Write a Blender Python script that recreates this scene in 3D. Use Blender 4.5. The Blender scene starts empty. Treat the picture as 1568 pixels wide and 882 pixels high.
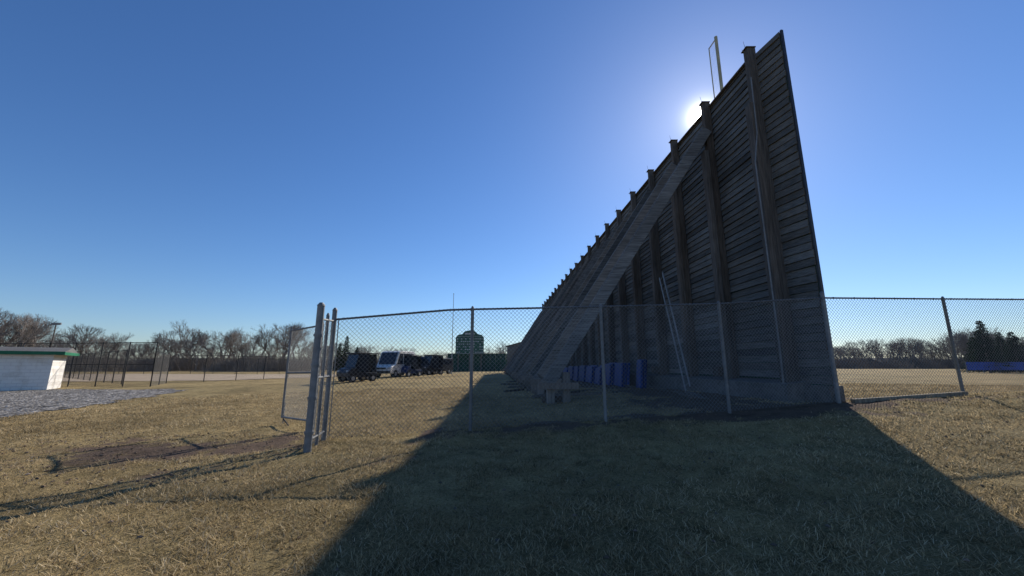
import bpy, math, random
import numpy as np
from mathutils import Vector, Matrix
random.seed(7); np.random.seed(7)
scene=bpy.context.scene
R=math.radians
# ---------------------------------------------------------------- noise / terrain
def vnoise(x,y,seed=0):
    x=np.asarray(x,float);y=np.asarray(y,float)
    xi=np.floor(x);yi=np.floor(y);fx=x-xi;fy=y-yi
    def h(a,b):
        s=np.sin(a*127.1+b*311.7+seed*74.7)*43758.5453
        return s-np.floor(s)
    u=fx*fx*(3-2*fx);v=fy*fy*(3-2*fy)
    return (h(xi,yi)*(1-u)+h(xi+1,yi)*u)*(1-v)+(h(xi,yi+1)*(1-u)+h(xi+1,yi+1)*u)*v
def sm(t):
    t=np.clip(t,0,1);return t*t*(3-2*t)
def gz(x,y):
    x=np.asarray(x,float);y=np.asarray(y,float)
    xc=np.clip(x,-5,12)-.25*np.clip(x-8,0,4)
    base=-1.2+.05*xc
    yn=np.clip(y,-6,9)
    near=base+(yn-9)*(.04+.011*np.clip(x,-4,9))
    far=-1.42+.2*sm((x+22)/20)+.12*sm((x-8)/30)
    far=far+.3*np.exp(-(((x+9)/13)**2+((y-44)/15)**2))
    t=sm((y-9)/24)
    z=near*(1-t)+far*t
    fade=1-sm((np.hypot(x,y)-25)/30)
    z=z+fade*((vnoise(x*.9,y*.9,1)-.5)*.06+(vnoise(x*2.9,y*2.9,2)-.5)*.035+(vnoise(x*7,y*7,3)-.5)*.016)
    return z
def G(x,y): return float(gz(x,y))
def soil(x,y):
    x=np.asarray(x,float);y=np.asarray(y,float)
    w=(vnoise(x*1.1,y*1.1,11)-.5)*1.4+(vnoise(x*3.3,y*3.3,12)-.5)*1.1+(vnoise(x*8,y*8,13)-.5)*.9
    a=.85-np.hypot((x+5.7)/3.4,(y-7.2)/2.0)+w*.6
    b=.8-np.hypot((x+4.3)/1.4,(y-7.9)/2.0)+w*.6
    c=np.where((x>-1.8)&(x<9),.8-np.abs(y-(8.2+.12*x))/.9+w*.8,-1)
    d=np.where((x>1)&(y>8)&(y<62),1-np.abs(x-(6.0-.047*y))/2.6+w*.6,-1)
    e=.8-np.hypot((x-9.5)/2.4,(y-9.2)/.55)+w*.9
    f=.5-np.hypot((x+1.9)/1.5,(y-6.2)/.6)+w*.8
    t1=.35-np.abs((y-7.2)-.55*(x+4.2)-.05*(x+4.2)**2)/1.1+w*.5
    t1=np.where((x<-3.5)&(x>-12)&(y>2),t1,-1)
    m=np.maximum.reduce([a,b,c,d,e,f,t1])
    return sm(m*1.3)
# ---------------------------------------------------------------- materials
def new_mat(name):
    m=bpy.data.materials.new(name);m.use_nodes=True
    nt=m.node_tree;nt.nodes.clear();return m,nt
def N(nt,t,**k):
    n=nt.nodes.new(t)
    for a,b in k.items():setattr(n,a,b)
    return n
def noisetex(nt,scale,detail=4,vec=None,rough=.6):
    n=N(nt,'ShaderNodeTexNoise');n.inputs['Scale'].default_value=scale;n.inputs['Detail'].default_value=detail
    n.inputs['Roughness'].default_value=rough
    if vec is not None: nt.links.new(vec,n.inputs['Vector'])
    return n
def ramp(nt,fac,stops):
    r=N(nt,'ShaderNodeValToRGB');e=r.color_ramp.elements
    while len(e)<len(stops): e.new(.5)
    for i,(p,c) in enumerate(stops):
        e[i].position=p;e[i].color=(c[0],c[1],c[2],1)
    nt.links.new(fac,r.inputs[0]);return r
def mixc(nt,a,b,fac,mode='MIX'):
    m=N(nt,'ShaderNodeMix',data_type='RGBA',blend_type=mode)
    for s,i in ((fac,0),(a,6),(b,7)):
        if isinstance(s,(int,float)): m.inputs[i].default_value=s
        elif isinstance(s,tuple): m.inputs[i].default_value=(*s[:3],1)
        else: nt.links.new(s,m.inputs[i])
    return m.outputs[2]
def std(name,col,rough=.7,metal=0,var=.25,scale=6,map_scale=(1,1,1),rot=(0,0,0),tint=True,bump=.15,spec=.3):
    m,nt=new_mat(name)
    out=N(nt,'ShaderNodeOutputMaterial');b=N(nt,'ShaderNodeBsdfPrincipled')
    nt.links.new(b.outputs[0],out.inputs[0])
    tc=N(nt,'ShaderNodeTexCoord');mp=N(nt,'ShaderNodeMapping')
    mp.inputs['Scale'].default_value=map_scale;mp.inputs['Rotation'].default_value=rot
    nt.links.new(tc.outputs['Object'],mp.inputs[0])
    n=noisetex(nt,scale,6,mp.outputs[0])
    lo=tuple(c*(1-var) for c in col);hi=tuple(min(1,c*(1+var)) for c in col)
    r=ramp(nt,n.outputs[0],[(.3,lo),(.7,hi)])
    c=r.outputs[0]
    n2=noisetex(nt,.6,3,tc.outputs['Object'])
    r2=ramp(nt,n2.outputs[0],[(.35,(.78,.78,.78)),(.65,(1.1,1.1,1.1))])
    c=mixc(nt,c,r2.outputs[0],1.0,'MULTIPLY')
    if tint:
        a=N(nt,'ShaderNodeAttribute');a.attribute_name='tint'
        c=mixc(nt,c,a.outputs['Color'],1.0,'MULTIPLY')
    nt.links.new(c,b.inputs['Base Color'])
    b.inputs['Roughness'].default_value=rough;b.inputs['Metallic'].default_value=metal
    b.inputs['Specular IOR Level'].default_value=spec
    if bump:
        bp=N(nt,'ShaderNodeBump');bp.inputs['Strength'].default_value=bump;bp.inputs['Distance'].default_value=.02
        nt.links.new(n.outputs[0],bp.inputs['Height']);nt.links.new(bp.outputs[0],b.inputs['Normal'])
    return m
M={}
M['plank']=std('weathered_plank',(.152,.148,.138),.8,0,.45,3,(6,.7,16),bump=.5,spec=.15)
M['post']=std('timber_post',(.135,.115,.098),.85,0,.4,3,(9,9,.6),bump=.5,spec=.15)
M['brace']=std('timber_brace',(.185,.172,.158),.85,0,.5,3,(.6,9,9),rot=(0,R(57),0),bump=.5,spec=.15)
M['concrete']=std('concrete',(.22,.21,.195),.9,0,.3,7)
M['galv']=std('galvanised_steel',(.22,.225,.23),.6,.3,.2,9,bump=.05)
M['wire']=std('galvanised_wire',(.23,.23,.225),.6,.2,.1,5,bump=0)
M['blackwire']=std('black_vinyl_wire',(.035,.035,.035),.6,0,.1,5,bump=0)
M['dark']=std('black_plastic',(.02,.02,.022),.4,0,.2,8)
M['rubber']=std('tyre_rubber',(.025,.025,.025),.85,0,.2,12)
M['glass']=std('dark_window',(.03,.035,.045),.1,0,.1,3,bump=0,spec=.6)
M['white']=std('white_paint',(.72,.72,.70),.5,0,.08,5,bump=.03)
M['bluep']=std('blue_vinyl',(.012,.045,.22),.45,0,.35,4,bump=.3)
M['navy']=std('navy_paint',(.015,.035,.12),.35,0,.2,4,bump=.02)
M['blackb']=std('charcoal_paint',(.04,.043,.05),.35,0,.2,5,bump=.02)
M['green']=std('green_paint',(.02,.17,.08),.5,0,.15,5,bump=.03)
M['dgreen']=std('dark_green_board',(.018,.06,.04),.55,0,.2,2,bump=.03)
M['yellow']=std('yellow_paint',(.50,.42,.16),.45,0,.15,5,bump=.03)
M['polep']=std('faded_pole_paint',(.42,.40,.27),.5,0,.15,5,bump=.03)
M['alu']=std('aluminium',(.42,.43,.44),.5,.3,.1,8,bump=.03)
M['roof']=std('roof_shingle',(.15,.145,.135),.9,0,.3,12)
M['bark']=std('bare_bark',(.25,.21,.175),.9,0,.3,3,bump=0)
M['ply']=std('grey_siding',(.16,.16,.15),.8,0,.2,5)
M['tan']=std('tan_siding',(.32,.28,.23),.8,0,.1,5)
def block_mat():
    m,nt=new_mat('painted_block')
    out=N(nt,'ShaderNodeOutputMaterial');b=N(nt,'ShaderNodeBsdfPrincipled');nt.links.new(b.outputs[0],out.inputs[0])
    tc=N(nt,'ShaderNodeTexCoord');mp=N(nt,'ShaderNodeMapping');mp.inputs['Rotation'].default_value=(R(90),0,0)
    nt.links.new(tc.outputs['Object'],mp.inputs[0])
    br=N(nt,'ShaderNodeTexBrick');br.inputs['Scale'].default_value=1
    br.inputs['Brick Width'].default_value=.4;br.inputs['Row Height'].default_value=.2;br.inputs['Mortar Size'].default_value=.008
    br.inputs['Color1'].default_value=(.88,.84,.76,1);br.inputs['Color2'].default_value=(.85,.81,.74,1);br.inputs['Mortar'].default_value=(.74,.70,.64,1)
    nt.links.new(mp.outputs[0],br.inputs[0])
    n=noisetex(nt,1.3,6,tc.outputs['Object']);r=ramp(nt,n.outputs[0],[(.28,(.74,.70,.64)),(.5,(1,1,1))])
    nt.links.new(mixc(nt,br.outputs[0],r.outputs[0],1.0,'MULTIPLY'),b.inputs['Base Color'])
    b.inputs['Roughness'].default_value=.8
    bp=N(nt,'ShaderNodeBump');bp.inputs['Distance'].default_value=.01;bp.invert=True
    nt.links.new(br.outputs['Fac'],bp.inputs['Height']);nt.links.new(bp.outputs[0],b.inputs['Normal'])
    return m
M['block']=block_mat()
def ground_mat():
    m,nt=new_mat('dormant_lawn')
    out=N(nt,'ShaderNodeOutputMaterial');b=N(nt,'ShaderNodeBsdfPrincipled');nt.links.new(b.outputs[0],out.inputs[0])
    g=N(nt,'ShaderNodeNewGeometry');P=g.outputs['Position']
    n1=noisetex(nt,.35,5,P);n2=noisetex(nt,3.2,7,P);n3=noisetex(nt,38,5,P,.75);n4=noisetex(nt,.06,4,P)
    c1=ramp(nt,n1.outputs[0],[(.32,(.29,.222,.115)),(.5,(.45,.345,.18)),(.68,(.57,.44,.235))]).outputs[0]
    c2=ramp(nt,n2.outputs[0],[(.3,(.42,.42,.38)),(.5,(.9,.9,.88)),(.62,(1.05,1.03,1)),(.8,(1.25,1.2,1.15))]).outputs[0]
    c3=ramp(nt,n3.outputs[0],[(.32,(.35,.33,.3)),(.55,(1,1,1)),(.75,(1.4,1.35,1.25))]).outputs[0]
    c4=ramp(nt,n4.outputs[0],[(.35,(.87,.88,.82)),(.65,(1.12,1.05,.95))]).outputs[0]
    c=mixc(nt,c1,c2,.9,'MULTIPLY');c=mixc(nt,c,c3,.9,'MULTIPLY');c=mixc(nt,c,c4,1.0,'MULTIPLY')
    s1=ramp(nt,n3.outputs[0],[(.3,(.095,.066,.046)),(.7,(.25,.175,.125))]).outputs[0]
    s=mixc(nt,s1,c2,.7,'MULTIPLY')
    a=N(nt,'ShaderNodeAttribute');a.attribute_name='soil'
    ma=N(nt,'ShaderNodeMath',operation='MULTIPLY_ADD');nt.links.new(n2.outputs[0],ma.inputs[0]);ma.inputs[1].default_value=1.6;
    ad=N(nt,'ShaderNodeMath',operation='MULTIPLY_ADD');nt.links.new(a.outputs['Fac'],ad.inputs[0]);ad.inputs[1].default_value=1.4;ad.inputs[2].default_value=-.95
    nt.links.new(ad.outputs[0],ma.inputs[2]);ma.use_clamp=True
    st=N(nt,'ShaderNodeMath',operation='MULTIPLY');nt.links.new(ma.outputs[0],st.inputs[0])
    sg=N(nt,'ShaderNodeMath',operation='MULTIPLY',use_clamp=True);nt.links.new(a.outputs['Fac'],sg.inputs[0]);sg.inputs[1].default_value=3
    nt.links.new(sg.outputs[0],st.inputs[1])
    c=mixc(nt,c,s,st.outputs[0])
    nt.links.new(c,b.inputs['Base Color']);b.inputs['Roughness'].default_value=.95;b.inputs['Specular IOR Level'].default_value=.1
    bp=N(nt,'ShaderNodeBump');bp.inputs['Strength'].default_value=.9;bp.inputs['Distance'].default_value=.06
    hs=N(nt,'ShaderNodeMath',operation='MULTIPLY_ADD');nt.links.new(n2.outputs[0],hs.inputs[0]);hs.inputs[1].default_value=1.0;nt.links.new(n3.outputs[0],hs.inputs[2])
    nt.links.new(hs.outputs[0],bp.inputs['Height']);nt.links.new(bp.outputs[0],b.inputs['Normal'])
    return m
def speckle(name,cols,scale,dist):
    m,nt=new_mat(name)
    out=N(nt,'ShaderNodeOutputMaterial');b=N(nt,'ShaderNodeBsdfPrincipled');nt.links.new(b.outputs[0],out.inputs[0])
    g=N(nt,'ShaderNodeNewGeometry');v=N(nt,'ShaderNodeTexVoronoi');v.inputs['Scale'].default_value=scale
    nt.links.new(g.outputs['Position'],v.inputs['Vector'])
    bw=N(nt,'ShaderNodeRGBToBW');nt.links.new(v.outputs['Color'],bw.inputs[0])
    r=ramp(nt,bw.outputs[0],[(.2,cols[0]),(.5,cols[1]),(.8,cols[2])])
    n=noisetex(nt,.5,5,g.outputs['Position']);r2=ramp(nt,n.outputs[0],[(.3,(.75,.75,.75)),(.7,(1.15,1.15,1.15))])
    nt.links.new(mixc(nt,r.outputs[0],r2.outputs[0],1.0,'MULTIPLY'),b.inputs['Base Color'])
    b.inputs['Roughness'].default_value=.95;b.inputs['Specular IOR Level'].default_value=.1
    bp=N(nt,'ShaderNodeBump');bp.inputs['Distance'].default_value=dist;bp.inputs['Strength'].default_value=1;bp.invert=True
    nt.links.new(v.outputs['Distance'],bp.inputs['Height']);nt.links.new(bp.outputs[0],b.inputs['Normal'])
    return m
M['ground']=ground_mat()
M['gravel']=speckle('gravel',[(.06,.054,.047),(.20,.183,.162),(.45,.415,.37)],11,.05)
M['clay']=speckle('infield_clay',[(.42,.32,.215),(.46,.36,.245),(.50,.39,.275)],6,.01)
def leafy(name,transl,tintname='tint'):
    m,nt=new_mat(name)
    out=N(nt,'ShaderNodeOutputMaterial');d=N(nt,'ShaderNodeBsdfDiffuse');t=N(nt,'ShaderNodeBsdfTranslucent');mx=N(nt,'ShaderNodeMixShader')
    a=N(nt,'ShaderNodeAttribute');a.attribute_name='tint'
    nt.links.new(a.outputs['Color'],d.inputs[0]);nt.links.new(a.outputs['Color'],t.inputs[0])
    mx.inputs[0].default_value=transl
    nt.links.new(d.outputs[0],mx.inputs[1]);nt.links.new(t.outputs[0],mx.inputs[2]);nt.links.new(mx.outputs[0],out.inputs[0])
    return m
M['blade']=leafy('dry_grass_blade',.45)
M['needle']=leafy('conifer_needle',.15)
# ---------------------------------------------------------------- mesh builder
class MB:
    def __init__(s): s.v=[];s.f=[];s.m=[];s.t=[];s.mats=[]
    def mi(s,k):
        if k not in s.mats: s.mats.append(k)
        return s.mats.index(k)
    def add(s,vs,fs,mat,t=(1,1,1)):
        o=len(s.v);s.v+= [tuple(p) for p in vs];s.t+=[t]*len(vs)
        i=s.mi(mat)
        for f in fs: s.f.append(tuple(o+k for k in f));s.m.append(i)
    def beam(s,p0,p1,w,h,mat,side=(1,0,0),t=(1,1,1)):
        p0=Vector(p0);p1=Vector(p1);d=(p1-p0).normalized();a=Vector(side);a=(a-d*a.dot(d)).normalized();b=d.cross(a)
        a=a*w/2;b=b*h/2
        vs=[p0-a-b,p0+a-b,p0+a+b,p0-a+b,p1-a-b,p1+a-b,p1+a+b,p1-a+b]
        s.add(vs,[(3,2,1,0),(4,5,6,7),(0,1,5,4),(1,2,6,5),(2,3,7,6),(3,0,4,7)],mat,t)
    def box(s,c,sz,mat,t=(1,1,1)):
        s.beam((c[0],c[1],c[2]-sz[2]/2),(c[0],c[1],c[2]+sz[2]/2),sz[0],sz[1],mat,(1,0,0),t)
    def cyl(s,p0,p1,r0,r1,mat,n=10,t=(1,1,1),cap=True):
        p0=Vector(p0);p1=Vector(p1);d=(p1-p0).normalized();a=d.orthogonal().normalized();b=d.cross(a)
        vs=[]
        for p,r in((p0,r0),(p1,r1)):
            for i in range(n):
                an=2*math.pi*i/n;vs.append(p+a*(r*math.cos(an))+b*(r*math.sin(an)))
        fs=[(i,(i+1)%n,n+(i+1)%n,n+i) for i in range(n)]
        if cap: fs+=[tuple(range(n-1,-1,-1)),tuple(range(n,2*n))]
        s.add(vs,fs,mat,t)
    def prism(s,prof,y0,y1,mat,axis='y',t=(1,1,1)):
        n=len(prof)
        if axis=='y': vs=[(a,y0,b) for a,b in prof]+[(a,y1,b) for a,b in prof]
        else: vs=[(y0,a,b) for a,b in prof]+[(y1,a,b) for a,b in prof]
        s.add(vs,[(i,(i+1)%n,n+(i+1)%n,n+i) for i in range(n)]+[tuple(range(n-1,-1,-1)),tuple(range(n,2*n))],mat,t)
    def mesh(s,name):
        me=bpy.data.meshes.new(name);me.from_pydata(s.v,[],s.f)
        for k in s.mats: me.materials.append(M[k])
        me.polygons.foreach_set('material_index',s.m)
        at=me.color_attributes.new('tint','FLOAT_COLOR','POINT')
        c=np.ones((len(s.v),4),dtype=np.float32);c[:,:3]=np.array(s.t,dtype=np.float32).reshape(-1,3)
        at.data.foreach_set('color',c.ravel());me.update();return me
    def obj(s,name,parent=None,loc=(0,0,0),rz=0,bevel=0):
        o=bpy.data.objects.new(name,s.mesh(name));scene.collection.objects.link(o)
        o.location=loc;o.rotation_euler=(0,0,rz)
        if parent: o.parent=parent
        if bevel:
            b=o.modifiers.new('bevel','BEVEL');b.width=bevel;b.segments=2;b.limit_method='ANGLE'
        return o
def empty(name,loc=(0,0,0),rz=0):
    e=bpy.data.objects.new(name,None);e.location=loc;e.rotation_euler=(0,0,rz);scene.collection.objects.link(e);return e
def rt(a=.8,b=1.15,warm=.05):
    k=random.uniform(a,b);w=random.uniform(-warm,warm);return (k*(1+w),k,k*(1-w))
# ---------------------------------------------------------------- ground
def axis(lo,a,b,hi,step,gr):
    mid=list(np.arange(a,b+1e-6,step));l=[];s=step;x=a
    while x>lo: s*=gr;x-=s;l.append(x)
    r=[];s=step;x=b
    while x<hi: s*=gr;x+=s;r.append(x)
    return np.array(l[::-1]+mid+r)
def grid_obj(name,xs,ys,mat,dz=0,mask=None):
    X,Y=np.meshgrid(xs,ys);Z=gz(X,Y)+dz
    nx,ny=len(xs),len(ys)
    co=np.stack([X.ravel(),Y.ravel(),Z.ravel()],1)
    i=np.arange(nx-1)[None,:]+np.arange(ny-1)[:,None]*nx
    f=np.stack([i,i+1,i+1+nx,i+nx],-1).reshape(-1,4)
    if mask is not None:
        cx=co[f].mean(1);f=f[mask(cx[:,0],cx[:,1])]
    me=bpy.data.meshes.new(name);me.from_pydata(co.tolist(),[],f.tolist())
    me.materials.append(M[mat])
    at=me.attributes.new('soil','FLOAT','POINT');at.data.foreach_set('value',soil(co[:,0],co[:,1]).astype(np.float32))
    me.polygons.foreach_set('use_smooth',[True]*len(me.polygons))
    o=bpy.data.objects.new(name,me);scene.collection.objects.link(o);return o
grid_obj('ground',axis(-2500,-13,14,2500,.12,1.07),axis(-400,.6,15,3000,.12,1.06),'ground')
def inpoly(x,y,poly):
    r=np.zeros(x.shape,bool);n=len(poly)
    for i in range(n):
        x0,y0=poly[i];x1,y1=poly[(i+1)%n]
        c=((y0>y)!=(y1>y))&(x<(x1-x0)*(y-y0)/(y1-y0+1e-12)+x0);r^=c
    return r
gp=[(-12.2,4),(-14.3,11.5),(-16.6,18),(-19.2,24.2),(-60,25.5),(-60,0),(-11.5,-3)]
def gm(x,y): return inpoly(x+(vnoise(x*1.5,y*1.5,5)-.5)*.8,y+(vnoise(x*1.7,y*1.7,6)-.5)*.9,gp)
grid_obj('gravel_lot',np.arange(-60,-10,.2),np.arange(-3,26,.2),'gravel',.02,gm)
cp=[(-95,34),(-27,38),(-20,48),(-26,66),(-95,72)]
grid_obj('infield_dirt',np.arange(-95,-18,.8),np.arange(30,74,.8),'clay',.03,lambda x,y:inpoly(x+(vnoise(x*.2,y*.2,8)-.5)*3,y+(vnoise(x*.3,y*.3,9)-.5)*2,cp))
def grass():
    n=480000
    u=np.random.rand(n);p=.7;r0,r1=2.3,24.
    r=(r0**p+u*(r1**p-r0**p))**(1/p)
    az=np.radians(np.random.uniform(-66,66,n))
    x=r*np.sin(az);y=r*np.cos(az)
    s=soil(x,y);k=(np.random.rand(n)>s*1.2)&(~gm(x,y))
    cl=vnoise(x*2.2,y*2.2,21)*.5+vnoise(x*.6,y*.6,22)*.35+vnoise(x*6,y*6,23)*.35
    k&=np.random.rand(n)<(-.1+cl*1.45)
    k&=~((np.abs(x-(7.66-.047*y))<.5)&(y>9.9))
    x,y,r,cl=x[k],y[k],r[k],cl[k];n=len(x)
    z=gz(x,y)-.006
    h=(.014+.036*np.random.rand(n)**1.5)*(.4+cl*1.1)*(1+r/40);w=(.0018+.002*np.random.rand(n))*(1+r/7)
    a=np.random.rand(n)*2*np.pi;lean=h*np.random.uniform(.3,2.4,n)
    b=a+np.random.uniform(.6,2.5,n)
    dx=np.cos(a)*w;dy=np.sin(a)*w
    co=np.empty((n,3,3));co[:,0]=np.stack([x-dx,y-dy,z],1);co[:,1]=np.stack([x+dx,y+dy,z],1)
    co[:,2]=np.stack([x+np.cos(b)*lean,y+np.sin(b)*lean,z+h],1)
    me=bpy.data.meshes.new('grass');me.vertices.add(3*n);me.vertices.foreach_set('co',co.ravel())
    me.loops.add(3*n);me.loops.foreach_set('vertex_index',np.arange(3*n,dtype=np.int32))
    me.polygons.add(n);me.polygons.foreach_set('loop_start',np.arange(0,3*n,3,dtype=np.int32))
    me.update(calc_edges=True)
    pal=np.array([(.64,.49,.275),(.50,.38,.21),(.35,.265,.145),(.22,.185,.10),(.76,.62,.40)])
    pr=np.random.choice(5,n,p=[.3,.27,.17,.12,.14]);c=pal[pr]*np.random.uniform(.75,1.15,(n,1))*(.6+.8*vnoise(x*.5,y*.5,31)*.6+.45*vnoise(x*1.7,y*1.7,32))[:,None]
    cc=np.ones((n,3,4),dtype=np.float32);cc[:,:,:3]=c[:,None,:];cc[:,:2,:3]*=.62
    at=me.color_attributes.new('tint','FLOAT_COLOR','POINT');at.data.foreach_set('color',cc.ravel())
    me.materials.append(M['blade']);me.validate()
    o=bpy.data.objects.new('grass',me);scene.collection.objects.link(o)
grass()
def debris():
    mb=MB()
    for i in range(1600):
        if i<650: x,y=random.uniform(-9,-3.4),random.uniform(5.0,9)
        elif i<1050: x,y=random.uniform(-1.5,13),0;y=8.1+.13*x+random.gauss(0,.45)
        else: x,y=random.uniform(-8,9),random.uniform(2.6,9)
        r=random.uniform(.006,.026);z=G(x,y)+r*.3
        vs=[(x+r*random.uniform(.5,1.6)*a,y+r*random.uniform(.5,1.6)*b,z+r*.7*c) for a,b,c in((1,0,0),(-1,0,0),(0,1,0),(0,-1,0),(0,0,1),(0,0,-1))]
        mb.add(vs,[(0,2,4),(2,1,4),(1,3,4),(3,0,4),(2,0,5),(1,2,5),(3,1,5),(0,3,5)],'clod',rt(.6,1.3,.1))
    mb.obj('soil_clods')
M['clod']=std('clod',(.19,.135,.095),.95,0,.3,30)
debris()
# ---------------------------------------------------------------- the tall wall
def XW(y): return 7.66-.047*y
wall=empty('outfield_wall')
posts=[10.26+2.52*i for i in range(21)]
YE=posts[-1]
mb=MB()
TOP=9.18
PH=.205
for i in range(len(posts)-1):
    y0,y1=posts[i]+.002,posts[i+1]-.002
    z=-.33;bt=random.uniform(.88,1.12)
    while z<TOP:
        h=min(PH,TOP-z);tl=random.uniform(-.012,.012);out=random.uniform(0,.018)
        t=rt(.62*bt,1.28*bt,.04)
        xa,xb=XW(y0)+.17,XW(y1)+.17
        p=[]
        for (xx,yy,dz) in((xa,y0,tl),(xb,y1,-tl)):
            p+=[(xx-.045-out,yy,z+dz+.014),(xx,yy,z+dz+.014),(xx,yy,z+h+dz+.004),(xx-.006-out,yy,z+h+dz+.004)]
        mb.add(p,[(0,1,2,3),(7,6,5,4),(0,4,5,1),(1,5,6,2),(2,6,7,3),(3,7,4,0)],'plank',t)
        z+=PH
mb.obj('siding',wall)
mb=MB()
mb.add([(XW(posts[0])+.2,posts[0],-.6),(XW(YE)+.2,YE,-.6),(XW(YE)+.2,YE,TOP-.03),(XW(posts[0])+.2,posts[0],TOP-.03),
        (XW(posts[0])+.26,posts[0],-.6),(XW(YE)+.26,YE,-.6),(XW(YE)+.26,YE,TOP-.03),(XW(posts[0])+.26,posts[0],TOP-.03)],
       [(0,1,2,3),(7,6,5,4),(0,4,5,1),(1,5,6,2),(2,6,7,3),(3,7,4,0)],'dgreen')
mb.obj('field_face',wall)
mb=MB()
for i,y in enumerate(posts):
    x=XW(y);t=rt(.75,1.15,.06)
    top=9.42+random.uniform(-.07,.07)
    mb.beam((x,y,-.45),(x,y,top),.24,.2,'post',t=t)
    mb.beam((x-.2,y-.01,-.45),(x-.2,y-.01,7.55+random.uniform(-.1,.1)),.155,.26,'post',t=rt(.85,1.35,.06))
    mb.box((x-.02,y,top+.012),(.3,.26,.03),'post',t=rt(.6,.9))
    mb.cyl((x-.1,y,top),(x-.18,y-.05,top+.26),.008,.005,'galv',5)
    mb.cyl((x-.12,y-.05,top-.15),(x-.3,y-.12,top-.1),.006,.006,'galv',5)
    if i%2==1: mb.box((x-.42,y+.05,-.18),(.28,.34,.3),'post',t=rt(.6,.9))
mb.obj('posts',wall,bevel=.012)
mb=MB()
for i in range(1,len(posts)):
    y=posts[i];x=XW(y);gx=x-5.8
    g=G(gx,y)
    foot=Vector((gx,y,g+.82));top=Vector((x-.12,y,8.25))
    d=(top-foot).normalized()
    for k,dy in enumerate((-.17,0,.17)):
        e=random.uniform(-.16,.16);w_=.36 if k!=1 else .30
        mb.beam(foot+Vector((0,dy,0))-d*(.2+e),top+Vector((0,dy,0)),.075 if k!=1 else .22,w_,'brace',side=(0,1,0),t=rt(.65,1.35,.08))
    mb.beam((gx-.05,y,g-.1),(gx-.05,y,g+.68),.24,.27,'post',t=rt(1.2,2))
    mb.box((gx+.45,y,g+.42),(.24,.24,1.1),'post',t=rt(1.1,1.8))
    mb.beam((gx-.45,y-.28,g+.56),(gx+.8,y-.28,g+.56),.12,.2,'post',side=(0,1,0),t=rt(1.3,2.1))
    mb.beam((gx-.3,y+.3,g+.12),(gx+.6,y+.3,g+.12),.16,.2,'post',side=(0,1,0),t=rt(.8,1.4))
mb.obj('raking_braces',wall,bevel=.008)
mb=MB()
mb.beam((XW(posts[0])+.16,posts[0],TOP+.05),(XW(YE)+.16,YE,TOP+.05),.2,.05,'post',side=(1,0,0),t=(.7,.7,.7))
mb.obj('cap_board',wall)
mb=MB()
y0=posts[0]-.3
mb.add([(XW(y0)-.42,y0,-1.5),(XW(y0)+.42,y0,-1.5),(XW(YE)+.42,YE+.3,-1.5),(XW(YE)-.42,YE+.3,-1.5),
        (XW(y0)-.42,y0,-.44),(XW(y0)+.42,y0,-.34),(XW(YE)+.42,YE+.3,-.34),(XW(YE)-.42,YE+.3,-.44)],
       [(3,2,1,0),(4,5,6,7),(0,1,5,4),(1,2,6,5),(2,3,7,6),(3,0,4,7)],'concrete',t=(.65,.65,.65))
mb.obj('footing',wall,bevel=.02)
W0=Vector((XW(10.26)+.13,10.2,0));W1=Vector((7.50,9.36,0));wd=(W1-W0).normalized();wn=Vector((wd.y,-wd.x,0))
if wn.x>0: wn=-wn
mb=MB();z=-.45
while z<9.17:
    h=min(.205,9.17-z);o=random.uniform(0,.018);tl=random.uniform(-.008,.008);ex=random.uniform(-.02,.02)
    p=[]
    for q,s in((W0,tl),(W1-wd*(.03+ex),-tl)):
        p+=[q+wn*(.04+o)+Vector((0,0,z+s+.014)),q+Vector((0,0,z+s+.014)),q+Vector((0,0,z+h+s+.004)),q+wn*(.006+o)+Vector((0,0,z+h+s+.004))]
    mb.add(p,[(0,1,2,3),(7,6,5,4),(0,4,5,1),(1,5,6,2),(2,6,7,3),(3,7,4,0)],'plank',rt(.6,1.1,.04));z+=.205
mb.beam(W1+wn*-.03+Vector((0,0,-.75)),W1+wn*-.03+Vector((0,0,9.2)),.05,.07,'dark',side=tuple(wd),t=(2,2,2))
a=W0-wn*.03;b=W1-wn*.03
mb.beam(a+Vector((0,0,4.3)),b+Vector((0,0,4.3)),9.7,.05,'dgreen',side=(0,0,1))
mb.beam(W0+wn*-.02+Vector((0,0,-1.0)),W1+wn*-.02+Vector((0,0,-1.0)),1.08,.4,'concrete',side=(0,0,1),t=(.55,.55,.55))
mb.obj('end_panel',wall)
mb=MB()
x=XW(posts[0])-.34;y=posts[0]-.16
pts=[(x+.18,y,8.3),(x+.14,y,6.5),(x-.02,y,5.6),(x-.02,y,3.2),(x-.02,y,.6),(x-.05,y,-.9)]
for p,q in zip(pts,pts[1:]): mb.cyl(p,q,.02,.02,'galv',8)
mb.obj('conduit',wall)
# ---------------------------------------------------------------- foul pole screen
fp=MB()
P=Vector((7.42,12.25,0));Q=Vector((7.40,12.72,0))
fp.cyl((P.x,P.y,-1.1),(P.x,P.y,11.75),.06,.055,'polep',12)
fp.cyl((Q.x,Q.y,8.3),(Q.x,Q.y,11.7),.02,.02,'polep',8)
for z in(8.5,11.68): fp.cyl((P.x,P.y,z),(Q.x,Q.y,z),.02,.02,'polep',8)
for i in range(5): fp.cyl((P.x,P.y+.08*(i+1),8.5),(P.x,P.y+.08*(i+1),11.68),.002,.002,'wire',4)
fp.obj('foul_pole')
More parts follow.
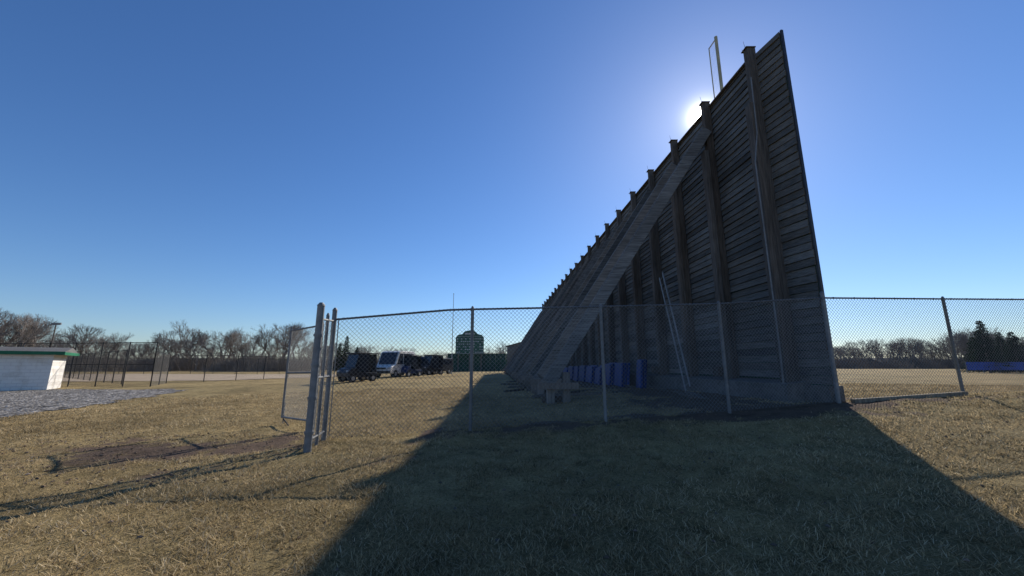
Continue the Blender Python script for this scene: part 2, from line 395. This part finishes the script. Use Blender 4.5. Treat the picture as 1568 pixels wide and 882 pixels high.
# ---------------------------------------------------------------- chain link fences
def link_panel(mb,a0,b0,a1,b1,pitch,r,mat):
    a0,b0,a1,b1=map(Vector,(a0,b0,a1,b1));L=(b0-a0).length;H=((a1-a0).length+(b1-b0).length)/2
    def pt(s,t):
        s/=L;t/=H;return a0.lerp(b0,s).lerp(a1.lerp(b1,s),t)
    c=-H
    while c<L:
        for sg in(1,-1):
            s0,t0=(c,0);s1,t1=(c+H,H)
            if s0<0: t0=-s0;s0=0
            if s1>L: t1-=s1-L;s1=L
            if t1-t0<.02: continue
            if sg==-1: s0,s1=L-s0,L-s1
            p,q=pt(s0,t0),pt(s1,t1)
            mb.cyl(p,q,r,r,mat,3,cap=False)
        c+=pitch
def post(mb,x,y,top,r=.036,mat='galv',cap=True):
    g=G(x,y)
    mb.cyl((x,y,g-.1),(x,y,top),r,r,mat,12)
    if cap: mb.cyl((x,y,top-.02),(x,y,top+.035),r*1.15,r*.5,mat,12)
fe=empty('chain_link_fence')
F=[(-3.5,7.7,.89),(-1.3,7.98,1.12),(-.815,8.05,1.145),(1.95,8.54,1.27),(4.66,8.76,1.37),(7.40,9.22,1.585),(10.95,9.84,1.665),(13.95,10.35,1.735),(17.1,10.8,1.8),(20.2,11.2,1.85)]
mb=MB();mw=MB()
for i,(x,y,z) in enumerate(F):
    if i!=1: post(mb,x,y,z+(.20 if i==0 else .03 if i!=5 else .12),.045 if i in(0,5) else .034)
for (x0,y0,z0),(x1,y1,z1) in zip(F,F[1:]):
    mb.cyl((x0,y0-.0,z0),(x1,y1,z1),.02,.02,'galv',8,t=(.6,.6,.6))
    link_panel(mw,(x0,y0-.035,G(x0,y0)+.04),(x1,y1-.035,G(x1,y1)+.04),(x0,y0-.035,z0+.02),(x1,y1-.035,z1+.02),.085,.0034,'wire')
    for k in range(6):
        s=(k+.5)/6;c=Vector((x0,y0,z0)).lerp(Vector((x1,y1,z1)),s);mb.cyl(c-Vector((.008,0,0)),c+Vector((.008,0,0)),.026,.026,'galv',6)
for z in np.arange(-1.1,.9,.35):
    mb.cyl((-3.5,7.7,z),(-3.5,7.7,z+.025),.052,.052,'galv',10)
mb.cyl((-3.40,7.68,-1.28),(-3.40,7.68,.9),.01,.01,'galv',6)
mb.obj('framework',fe);mw.obj('mesh',fe)
ge=empty('fence_gate')
mb=MB();mw=MB()
post(mb,-3.34,6.8,1.05,.062)
post(mb,-3.43,7.28,.93,.03)
mb.cyl((-3.34,6.8,.8),(-3.5,7.7,.86),.02,.02,'galv',8);mb.cyl((-3.34,6.8,-1.2),(-3.5,7.7,-1.2),.02,.02,'galv',8)
mb.cyl((-3.34,6.8,-.2),(-3.5,7.7,-.2),.02,.02,'galv',8)
link_panel(mw,(-3.34,6.8,-1.3),(-3.5,7.7,-1.3),(-3.34,6.8,.8),(-3.5,7.7,.86),.08,.0026,'wire')
for z in(-1.1,-.55,0,.5): mb.cyl((-3.34,6.8,z),(-3.34,6.8,z+.04),.078,.078,'galv',12);mb.box((-3.37,6.89,z+.02),(.03,.1,.04),'galv')
A=Vector((-4.47,9.2,0));B=Vector((-5.72,10.2,0))
post(mb,-4.44,9.18,.98,.04)
def at(p,z): return (p.x,p.y,z)
for p,zb_,zt_ in((A+ (B-A)*.06,-1.24,.93),(B,-1.27,.90)):
    mb.cyl(at(p,zb_),at(p,zt_+.02),.028,.028,'galv',10)
for za,zbb in((.93,.89),(-.15,-.18),(-1.22,-1.25)):
    mb.cyl(at(A,za),at(B,zbb),.022,.022,'galv',8)
mb.cyl(at(B,.9),at(B,1.0),.02,.03,'galv',8)
mb.cyl(at(B+Vector((.05,-.02,0)),-.9),at(B+Vector((.05,-.02,0)),-1.4),.012,.012,'galv',6)
mb.cyl(at(B+Vector((.05,-.02,0)),-1.3),at(B+Vector((.32,-.25,0)),-1.42),.016,.012,'dark',6)
link_panel(mw,at(A,-1.22),at(B,-1.25),at(A,.93),at(B,.9),.08,.0034,'wire')
mb.obj('frame',ge);mw.obj('mesh',ge)
mb=MB();mb.beam((7.7,9.2,G(7.7,9.2)+.04),(10.9,9.74,G(10.8,9.8)+.05),.09,.09,'post',side=(0,0,1),t=(1.9,1.85,1.6))
mb.obj('timber_sill')
def far_fence(name,pts,h,sp,pitch,r,mat='blackwire',pr=.035,mid=False):
    e=empty(name);mb=MB();mw=MB()
    for (x0,y0),(x1,y1) in zip(pts,pts[1:]):
        L=math.hypot(x1-x0,y1-y0);n=max(1,round(L/sp))
        for i in range(n):
            a=(x0+(x1-x0)*i/n,y0+(y1-y0)*i/n);b=(x0+(x1-x0)*(i+1)/n,y0+(y1-y0)*(i+1)/n)
            ga,gb=G(*a),G(*b)
            mb.cyl((*a,ga-.1),(*a,ga+h+.05),pr,pr,mat,6)
            mb.cyl((*a,ga+h),(*b,gb+h),.022,.022,mat,5);
            if mid: mb.cyl((*a,ga+h/2),(*b,gb+h/2),.02,.02,mat,5)
            link_panel(mw,(*a,ga),(*b,gb),(*a,ga+h),(*b,gb+h),pitch,r,mat)
        mb.cyl((*b,gb-.1),(*b,gb+h+.05),pr,pr,mat,6)
    mb.obj('framework',e);mw.obj('mesh',e)
far_fence('ballfield_fence',[(-40,29),(-33,28.3),(-24.8,27.7)],3.0,2.1,.13,.004,mid=True)
far_fence('ballfield_fence',[(-24.8,27.7),(-28.3,33),(-24.5,44),(-20,52),(-14,60)],2.3,3,.16,.0038)
far_fence('ballfield_fence',[(-95,62),(-60,70),(-34,72)],2.6,3.5,.2,.005)
far_fence('ballfield_fence',[(-30,31),(-48,44),(-70,60)],2.6,3.2,.2,.004,mid=True)
# ---------------------------------------------------------------- white block building
g=-1.5
be=empty('block_building',(-27.6,24.0,0),R(38))
mb=MB();mb.box((-7,1.5,g+1.08),(14,3,2.16),'block');mb.obj('walls',be)
mb=MB()
prof=[(-.35,g+2.14),(3.4,g+2.14),(3.4,g+2.27),(1.5,g+2.62),(-.35,g+2.30)]
mb.prism(prof,-14.5,.45,'roof','x');mb.obj('roof',be)
mb=MB();mb.box((-7.0,-.37,g+2.24),(15,.04,.19),'green');mb.box((.47,1.5,g+2.22),(.04,3.8,.17),'green');mb.obj('fascia',be)
mb=MB();mb.box((-6,-.02,g+1.0),(.95,.06,1.95),'green');mb.box((-10,-.02,g+1.35),(1.3,.06,.7),'glass');mb.obj('door_and_window',be)
# ---------------------------------------------------------------- vehicles
def wheel(mb,x,y,r,w):
    mb.cyl((x-w/2,y,r),(x+w/2,y,r),r,r,'rubber',18)
    mb.cyl((x-w/2-.006,y,r),(x+w/2+.006,y,r),r*.55,r*.55,'alu',12)
def golf_cart(loc,rz,body,roof,sc=1):
    e=empty('golf_cart',loc,rz);e.scale=(sc,sc,sc)
    mb=MB()
    prof=[(-1.2,.35),(-1.22,.62),(-1.0,.88),(-.62,.98),(-.55,.5),(-.5,.34),(.1,.34),(.14,.62),(1.15,.62),(1.2,.36)]
    mb.prism(prof,-.58,.58,body,'x');mb.obj('body',e,bevel=.03)
    mb=MB()
    for s in(-1,1):
        for y in(-.82,.82): wheel(mb,s*.5,y,.25,.2)
        mb.prism([(-1.15,.5),(-1.05,.6),(-.6,.6),(-.5,.5)],s*.6-.03,s*.6+.03,'dark','x')
    mb.obj('wheels',e)
    mb=MB();mb.box((0,.3,.70),(1.05,.5,.14),'dark');mb.beam((0,.56,.72),(0,.66,1.15),1.05,.1,'dark');mb.box((0,.95,.70),(1.05,.45,.14),'dark');mb.obj('seats',e,bevel=.03)
    mb=MB()
    for s in(-1,1):
        mb.cyl((s*.53,-.68,.95),(s*.52,-.4,1.86),.02,.02,'dark',8);mb.cyl((s*.53,1.12,.6),(s*.52,1.05,1.86),.02,.02,'dark',8);mb.cyl((s*.53,.5,.6),(s*.52,.45,1.86),.02,.02,'dark',8)
    mb.cyl((-.25,-.5,.9),(-.25,-.28,1.1),.015,.015,'dark',6);mb.cyl((-.25,-.3,1.08),(-.25,-.27,1.12),.16,.16,'dark',14)
    mb.obj('frame_and_wheel',e)
    mb=MB();mb.box((0,.32,1.90),(1.22,1.75,.07),roof);mb.obj('roof',e,bevel=.03)
    mb=MB();mb.beam((0,-.67,.97),(0,-.41,1.85),1.04,.008,'glass')
    mb.beam((0,1.09,.7),(0,1.04,1.85),1.0,.01,'dark')
    for s in(-1,1):
        mb.prism([(-.5,.98),(.42,.66),(.42,1.85),(-.38,1.85)],s*.55-.004,s*.55+.004,'glass','x')
    mb.obj('rain_curtain',e)
    mb=MB()
    for s in(-1,1): mb.cyl((s*.42,-1.22,.72),(s*.42,-1.12,.72),.06,.06,'alu',12)
    mb.obj('headlights',e)
def van(loc,rz,col,name='parked_van',L=4.9,H=2.15,W=1.95):
    e=empty(name,loc,rz)
    mb=MB();l=L/2
    prof=[(-l,.35),(-l-.05,.75),(-l+.15,1.0),(-l+.75,1.12),(-l+1.35,H-.12),(-l+1.7,H),(l-.3,H),(l-.05,H-.15),(l,1.0),(l,.35)]
    mb.prism(prof,-W/2,W/2,col,'x');mb.obj('body',e,bevel=.06)
    mb=MB()
    a=Vector((0,-l+.80,1.17));b=Vector((0,-l+1.32,H-.18));n=Vector((0,-.02,.012))
    mb.beam(a+n,b+n,W*.86,.03,'glass')
    for s in(-1,1):
        x=s*(W/2+.003)
        mb.prism([(-l+1.0,1.2),(-l+1.45,H-.25),(-l+2.05,H-.25),(-l+2.05,1.2)],x-.01,x+.01,'glass','x')
        mb.prism([(-l+2.15,1.2),(-l+2.15,H-.25),(l-.35,H-.25),(l-.3,1.2)],x-.01,x+.01,'glass','x')
    mb.box((0,l+.0,1.5),(W*.8,.03,.6),'glass');mb.obj('windows',e)
    mb=MB()
    for s in(-1,1):
        for y in(-l+.85,l-.95): wheel(mb,s*(W/2-.11),y,.34,.25)
    mb.obj('wheels',e)
    mb=MB();mb.box((0,-l-.06,.5),(W*.96,.16,.22),'dark');mb.box((0,-l-.05,.82),(W*.5,.06,.16),'dark')
    for s in(-1,1):
        mb.box((s*W*.38,-l-.02,.84),(.3,.1,.16),'alu');mb.box((s*(W/2+.12),-l+1.15,1.3),(.16,.08,.2),'dark')
    mb.obj('bumper_and_lights',e,bevel=.02)
def gl(x,y): return (x,y,G(x,y))
golf_cart(gl(-11.75,30.6),R(-30),'blackb','dark',1.12)
golf_cart(gl(-12.9,33.0),R(-40),'blackb','dark',1.05)
van(gl(-11.3,38.5),R(-15),'white',L=4.4,H=2.45)
golf_cart(gl(-10.0,39.0),R(-22),'navy','dark',1.05)
van(gl(-10.4,44),R(-25),'navy','parked_suv',4.6,1.95,1.9)
golf_cart(gl(-8.8,43.6),R(-35),'blackb','dark',1.1)
van(gl(-9.4,50),R(-25),'blackb','parked_suv',4.6,1.95,1.9)
# ---------------------------------------------------------------- blue pads, ladder by the wall
def pad(name,x,y,w,h,lean,rz,n=3):
    e=empty(name,(x,y,G(x,y)),rz);mb=MB()
    for i in range(n):
        o=-i*.15;mb.beam((o,0,0.02),(o+lean,0,h-random.uniform(0,.2)),.13,w*random.uniform(.9,1),'bluep',side=(1,0,0),t=rt(.5,1.1))
    mb.obj('mats',e,bevel=.04)
for i,(y,w,h) in enumerate([(18.4,.7,1.4),(21.0,1.9,1.25),(23.1,2.0,1.3),(25.2,1.9,1.2),(27.4,2.0,1.25),(29.6,2.0,1.2),(31.8,2.0,1.15),(34,2.0,1.15),(36.5,2.2,1.1)]):
    pad('wall_pad',XW(y)-.85,y,w,h,.12,random.uniform(-.06,.06),3 if i else 2)
mb=MB()
a=Vector((6.35,14.6,G(6.35,14.6)+.1));b=Vector((6.62,17.0,3.95))
d=(b-a).normalized();s=Vector((0,1,0));s=(s-d*s.dot(d)).normalized()*.2
for q in(-1,1): mb.beam(a+s*q,b+s*q,.03,.08,'alu',t=(.75,.75,.75))
for i in range(16):
    c=a.lerp(b,(i+.5)/16);mb.cyl(c-s,c+s,.016,.016,'alu',6,t=(.6,.6,.6))
mb.obj('leaning_ladder')
mb=MB()
for i in range(14):
    x=random.uniform(-.8,2.4);y=random.uniform(13,32);g_=G(x,y)+.06;an=random.uniform(-.3,1.2);l=random.uniform(.6,1.8)
    mb.beam((x,y,g_),(x+l*math.cos(an),y+l*math.sin(an),g_+random.uniform(0,.05)),.09,.09,'post',side=(0,0,1),t=rt(.7,1.3))
for i in range(6):
    x=5.3+random.uniform(-.5,.5);y=random.uniform(11,19);g_=G(x,y)+.05
    mb.beam((x,y,g_),(x+random.uniform(-.3,.3),y+random.uniform(.8,2),g_+.03),.05,.14,'post',side=(0,0,1),t=rt(.9,1.6))
mb.obj('scrap_lumber')
# ---------------------------------------------------------------- scoreboard, green wall, flagpole, shed
sc=empty('scoreboard',(-9.6,90,0));mb=MB()
prof=[(-3.2,2.6),(-3.2,6.3),(-2.7,6.9),(-1.7,7.1),(-1.2,7.7),(0,7.95),(1.2,7.7),(1.7,7.1),(2.7,6.9),(3.2,6.3),(3.2,2.6)]
mb.prism(prof,-.15,.15,'dgreen',t=(1.8,1.7,1.8));mb.obj('board',sc)
mb=MB()
for x in(-2.6,0,2.6): mb.box((x,.3,.8),(.28,.28,5.2),'post')
mb.obj('supports',sc)
mb=MB()
for r in range(6):
    z=3.0+r*.6
    for c in range(13):
        if random.random()<.75: mb.box((-2.8+c*.47,-.17,z),(.28,.03,.2),'alu',t=(1.2,1.2,1.2))
mb.box((0,-.17,7.15),(2.2,.03,.35),'white',t=(.7,.7,.7))
for z in(2.7,6.55): mb.box((0,-.17,z),(6.3,.03,.06),'white',t=(.7,.7,.7))
mb.obj('score_panels',sc)
gw=MB()
for i in range(12):
    x=-14.2+i*1.22;gw.box((x,92,.65),(1.2,.25,4.1),'dgreen',t=rt(.8,1.1,.02))
gw.box((-7.5,91.95,2.74),(14.8,.34,.08),'yellow',t=(.5,.5,.5));gw.obj('green_outfield_wall')
mb=MB()
x,y=-9.05,60
mb.cyl((x,y,G(x,y)),(x,y,10.9),.07,.035,'alu',10);mb.cyl((x,y,10.9),(x,y,11.02),.07,.05,'yellow',10);mb.cyl((x,y,G(x,y)),(x,y,G(x,y)+.12),.18,.16,'concrete',12)
mb.obj('flagpole')
sh=empty('storage_shed',(.3,66,G(.3,66)));mb=MB();mb.prism([(-1.1,0),(-1.1,4.3),(1.1,4.9),(1.1,0)],-1.2,1.2,'ply');mb.obj('walls',sh)
mb=MB();mb.beam((-1.3,0,4.32),(1.3,0,5.02),.08,2.8,'roof',side=(0,0,1));mb.obj('roof',sh);mb=MB();mb.box((0,-1.21,1.1),(.9,.04,2.1),'dark',t=(2,2,2));mb.obj('door',sh)
bw=MB()
for i in range(14):
    x=70+i*2.5;bw.box((x,60.5,-.05),(2.46,.08,1.2),'bluep',t=rt(1.4,2.2));bw.cyl((x-1.25,60.6,-1.3),(x-1.25,60.6,.6),.05,.05,'galv',8)
bw.obj('blue_windscreen_fence')
def house(x,y,w,h,mat,rz):
    e=empty('house',(x,y,-1.4),rz);mb=MB();mb.box((0,0,h/2),(w,8,h),mat);mb.obj('walls',e)
    mb=MB();mb.prism([(-4.6,h-.05),(4.6,h-.05),(0,h+2.0)],-w/2-.4,w/2+.4,'roof','x');mb.obj('roof',e)
    mb=MB()
    for k in range(4): mb.box((-w*.36+k*w*.24,-4.01,h*.55),(1.1,.06,1.2),'glass')
    mb.obj('windows',e)
house(155,166,13,2.6,'tan',.1);house(-150,190,15,3,'tan',0)
# ---------------------------------------------------------------- trees
def bare_tree(seed,lev=6,spread=(.3,.62)):
    rnd=random.Random(seed);mb=MB()
    def rot(d,a):
        ax=d.orthogonal().normalized();ax=Matrix.Rotation(rnd.uniform(0,6.283),3,d)@ax
        return (Matrix.Rotation(a,3,ax)@d).normalized()
    def grow(p,d,L,r,l):
        m=p+d*L*.5+Vector((rnd.uniform(-1,1),rnd.uniform(-1,1),0))*L*.06
        e=p+d*L
        n=5 if l>=4 else 3
        mb.cyl(p,m,r,r*.82,'bark',n,cap=False);mb.cyl(m,e,r*.82,r*.64,'bark',n,cap=False)
        if l==0:return
        k=3 if rnd.random()<.6 else 2
        for i in range(k):
            nd=rot(d,rnd.uniform(*spread));nd=(nd+Vector((0,0,.12))).normalized()
            grow(e,nd,L*rnd.uniform(.66,.86),max(r*.6,.012),l-1)
        if l<=lev-1:
            nd=rot(d,rnd.uniform(.6,1.1));grow(m,nd,L*rnd.uniform(.5,.75),max(r*.45,.012),max(l-2,0))
        elif rnd.random()<.9:
            nd=rot(d,rnd.uniform(.6,.9));grow(m,nd,L*.7,max(r*.45,.012),l-2)
    grow(Vector((0,0,0)),Vector((rnd.uniform(-.06,.06),rnd.uniform(-.06,.06),1)).normalized(),2.5,.2,lev)
    top=max(v[2] for v in mb.v);mb.v=[(a*10/top,b*10/top,c*10/top) for a,b,c in mb.v]
    return mb.mesh('bare_tree_mesh')
TR=[bare_tree(s) for s in(1,2,3,4,5,6)]
def thicket(seed):
    rnd=random.Random(seed);mb=MB()
    for i in range(520):
        x=rnd.gauss(0,2.2);y=rnd.gauss(0,1.2);h=rnd.uniform(1.2,3.4)*math.exp(-(x/4)**2)
        p=Vector((x,y,0));d=Vector((rnd.gauss(0,.25),rnd.gauss(0,.25),1)).normalized()
        e=p+d*h;mb.cyl(p,e,.026,.012,'bark',3,cap=False,t=(.9,.9,.9))
        for j in range(3):
            s=p.lerp(e,rnd.uniform(.3,.9));dd=(d+Vector((rnd.gauss(0,.7),rnd.gauss(0,.7),.1))).normalized()
            mb.cyl(s,s+dd*h*.35,.012,.009,'bark',3,cap=False,t=(.9,.9,.9))
    return mb.mesh('thicket_mesh')
TH=[thicket(s) for s in(1,2,3)]
def inst(me,name,par,x,y,s,sz=None):
    o=bpy.data.objects.new(name,me);scene.collection.objects.link(o);o.parent=par
    o.location=(x,y,G(x,y)-.05);o.rotation_euler=(0,0,random.uniform(0,6.28));o.scale=(s,s,sz or s)
def u2r(px): return (px-784)/601/1.02
def row(name,px0,px1,prof,ymin,ymax,n,nth):
    e=empty(name)
    xs=[p[0] for p in prof];hs=[p[1] for p in prof]
    for i in range(n):
        px=px0+(px1-px0)*(i+random.uniform(0,1))/n;y=random.uniform(ymin,ymax)
        ty=np.interp(px,xs,hs);ty=560-(560-ty)*random.uniform(.6,1.08)
        v=(441-ty)/601;rz_=(.1942+.981*v)/(.981-.1942*v)
        H=rz_*y+1.4;s=H/10
        inst(random.choice(TR),'tree',e,u2r(px)*y,y,s*random.uniform(.95,1.1),s)
    for i in range(nth):
        px=px0+(px1-px0)*(i+random.uniform(0,1))/nth;y=random.uniform(ymin,ymax)
        s=random.uniform(.9,1.5)
        inst(random.choice(TH),'thicket',e,u2r(px)*y,y,s*1.3,s)
row('distant_treeline',-260,470,[(-260,485),(0,472),(55,486),(75,518),(105,500),(160,498),(180,520),(235,508),(280,490),(320,508),(345,496),(380,506),(410,490),(470,502)],100,135,115,75)
row('distant_treeline',470,830,[(470,520),(600,530),(700,540),(745,530),(770,522),(800,524),(830,530)],140,190,75,60)
row('distant_treeline',830,1290,[(830,530),(1290,532)],150,200,60,50)
row('distant_treeline',1270,1700,[(1270,530),(1330,522),(1400,515),(1440,522),(1470,506),(1490,496),(1540,516),(1700,516)],145,185,110,90)
def conifer(seed,H,W):
    rnd=random.Random(seed);mb=MB();mb.cyl((0,0,0),(0,0,H*.96),.16,.02,'bark',7)
    nl=int(H*6)
    for i in range(nl):
        z=.4+(H-.5)*(i/nl)**.95;R_=W/2*(1-z/H)**.8*rnd.uniform(.75,1.12)+.08
        nb=int(7+R_*7)
        for j in range(nb):
            a=rnd.uniform(0,6.283);L=R_*rnd.uniform(.6,1.1);d=Vector((math.cos(a),math.sin(a),0));sd=Vector((-d.y,d.x,0))
            ns=int(4+L*9)
            for k in range(ns):
                s=rnd.uniform(.15,1);p=d*L*s+Vector((0,0,z-.28*L*s*s+.1*L*s))
                q=p+d*rnd.uniform(.05,.22)+sd*rnd.uniform(-.22,.22)+Vector((0,0,rnd.uniform(-.16,.06)))
                w=Vector((rnd.uniform(-1,1),rnd.uniform(-1,1),rnd.uniform(-1,1)))*.07
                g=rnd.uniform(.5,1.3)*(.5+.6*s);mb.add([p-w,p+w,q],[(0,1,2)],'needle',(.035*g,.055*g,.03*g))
    return mb.mesh('conifer_mesh')
CM=[conifer(1,7.6,5.2),conifer(2,6.9,5.5)]
for k,(px,y,s) in enumerate([(1515,62,1.1),(1560,64,.98),(1600,66,.95),(1498,72,.95),(1540,70,.95),(1640,60,1)]):
    o=bpy.data.objects.new('spruce_tree',CM[k%2]);scene.collection.objects.link(o);x=u2r(px)*y
    o.location=(x,y,G(x,y)-.05);o.scale=(s,s,s);o.rotation_euler=(0,0,k)
for k,(px,y,s) in enumerate([(528,105,1.25),(518,107,1.1),(700,120,1.1),(545,112,1.0)]):
    o=bpy.data.objects.new('spruce_tree',CM[k%2]);scene.collection.objects.link(o);x=u2r(px)*y
    o.location=(x,y,G(x,y)-.05);o.scale=(s*.7,s*.7,s)
mb=MB();mb.cyl((-100,86,-1.5),(-100,86,9),.16,.1,'post',8);mb.box((-100,86,9),(2.2,.2,.5),'galv');mb.obj('field_light_pole')
# ---------------------------------------------------------------- light
AZ=28.5;EL=31.4
sd=Vector((math.sin(R(AZ))*math.cos(R(EL)),math.cos(R(AZ))*math.cos(R(EL)),math.sin(R(EL))))
L=bpy.data.lights.new('sun','SUN');L.energy=5;L.angle=R(.5);L.color=(1,.94,.85)
lo=bpy.data.objects.new('sun',L);scene.collection.objects.link(lo);lo.rotation_euler=sd.to_track_quat('Z','Y').to_euler()
lo.location=(30,60,40)
w=bpy.data.worlds.new('World');scene.world=w;w.use_nodes=True;nt=w.node_tree;nt.nodes.clear()
out=N(nt,'ShaderNodeOutputWorld');bg=N(nt,'ShaderNodeBackground');sky=N(nt,'ShaderNodeTexSky');sky.sky_type='NISHITA'
sky.sun_disc=False;sky.sun_elevation=R(EL);sky.sun_rotation=R(AZ);sky.air_density=1.1;sky.dust_density=.2;sky.ozone_density=4;sky.altitude=100
hs=N(nt,'ShaderNodeHueSaturation');hs.inputs['Saturation'].default_value=1.13;nt.links.new(sky.outputs[0],hs.inputs['Color'])
tn=mixc(nt,hs.outputs[0],(.90,1.0,1.22),1.0,'MULTIPLY')
nt.links.new(tn,bg.inputs[0]);bg.inputs[1].default_value=.098
tc=N(nt,'ShaderNodeTexCoord');vn=N(nt,'ShaderNodeVectorMath',operation='NORMALIZE');nt.links.new(tc.outputs['Generated'],vn.inputs[0])
dt=N(nt,'ShaderNodeVectorMath',operation='DOT_PRODUCT');nt.links.new(vn.outputs[0],dt.inputs[0]);dt.inputs[1].default_value=sd
mx=N(nt,'ShaderNodeMath',operation='MAXIMUM');nt.links.new(dt.outputs['Value'],mx.inputs[0]);mx.inputs[1].default_value=0
acc=None
for k,a in((14000,60),(2200,1.4),(250,.16)):
    pw=N(nt,'ShaderNodeMath',operation='POWER');nt.links.new(mx.outputs[0],pw.inputs[0]);pw.inputs[1].default_value=k
    ml=N(nt,'ShaderNodeMath',operation='MULTIPLY_ADD');nt.links.new(pw.outputs[0],ml.inputs[0]);ml.inputs[1].default_value=a
    if acc: nt.links.new(acc,ml.inputs[2])
    else: ml.inputs[2].default_value=0
    acc=ml.outputs[0]
b2=N(nt,'ShaderNodeBackground');b2.inputs[0].default_value=(1,.92,.78,1);nt.links.new(acc,b2.inputs[1])
ads=N(nt,'ShaderNodeAddShader');nt.links.new(bg.outputs[0],ads.inputs[0]);nt.links.new(b2.outputs[0],ads.inputs[1]);nt.links.new(ads.outputs[0],out.inputs[0])
scene.view_settings.view_transform='Standard';scene.view_settings.look='None';scene.view_settings.exposure=0
# ---------------------------------------------------------------- camera
c=bpy.data.cameras.new('camera');c.sensor_width=36;c.lens=601/1568*36;c.clip_end=6000;c.clip_start=.05
co=bpy.data.objects.new('camera',c);scene.collection.objects.link(co);co.location=(0,0,0);co.rotation_euler=(R(90+11.2),0,0)
scene.camera=co
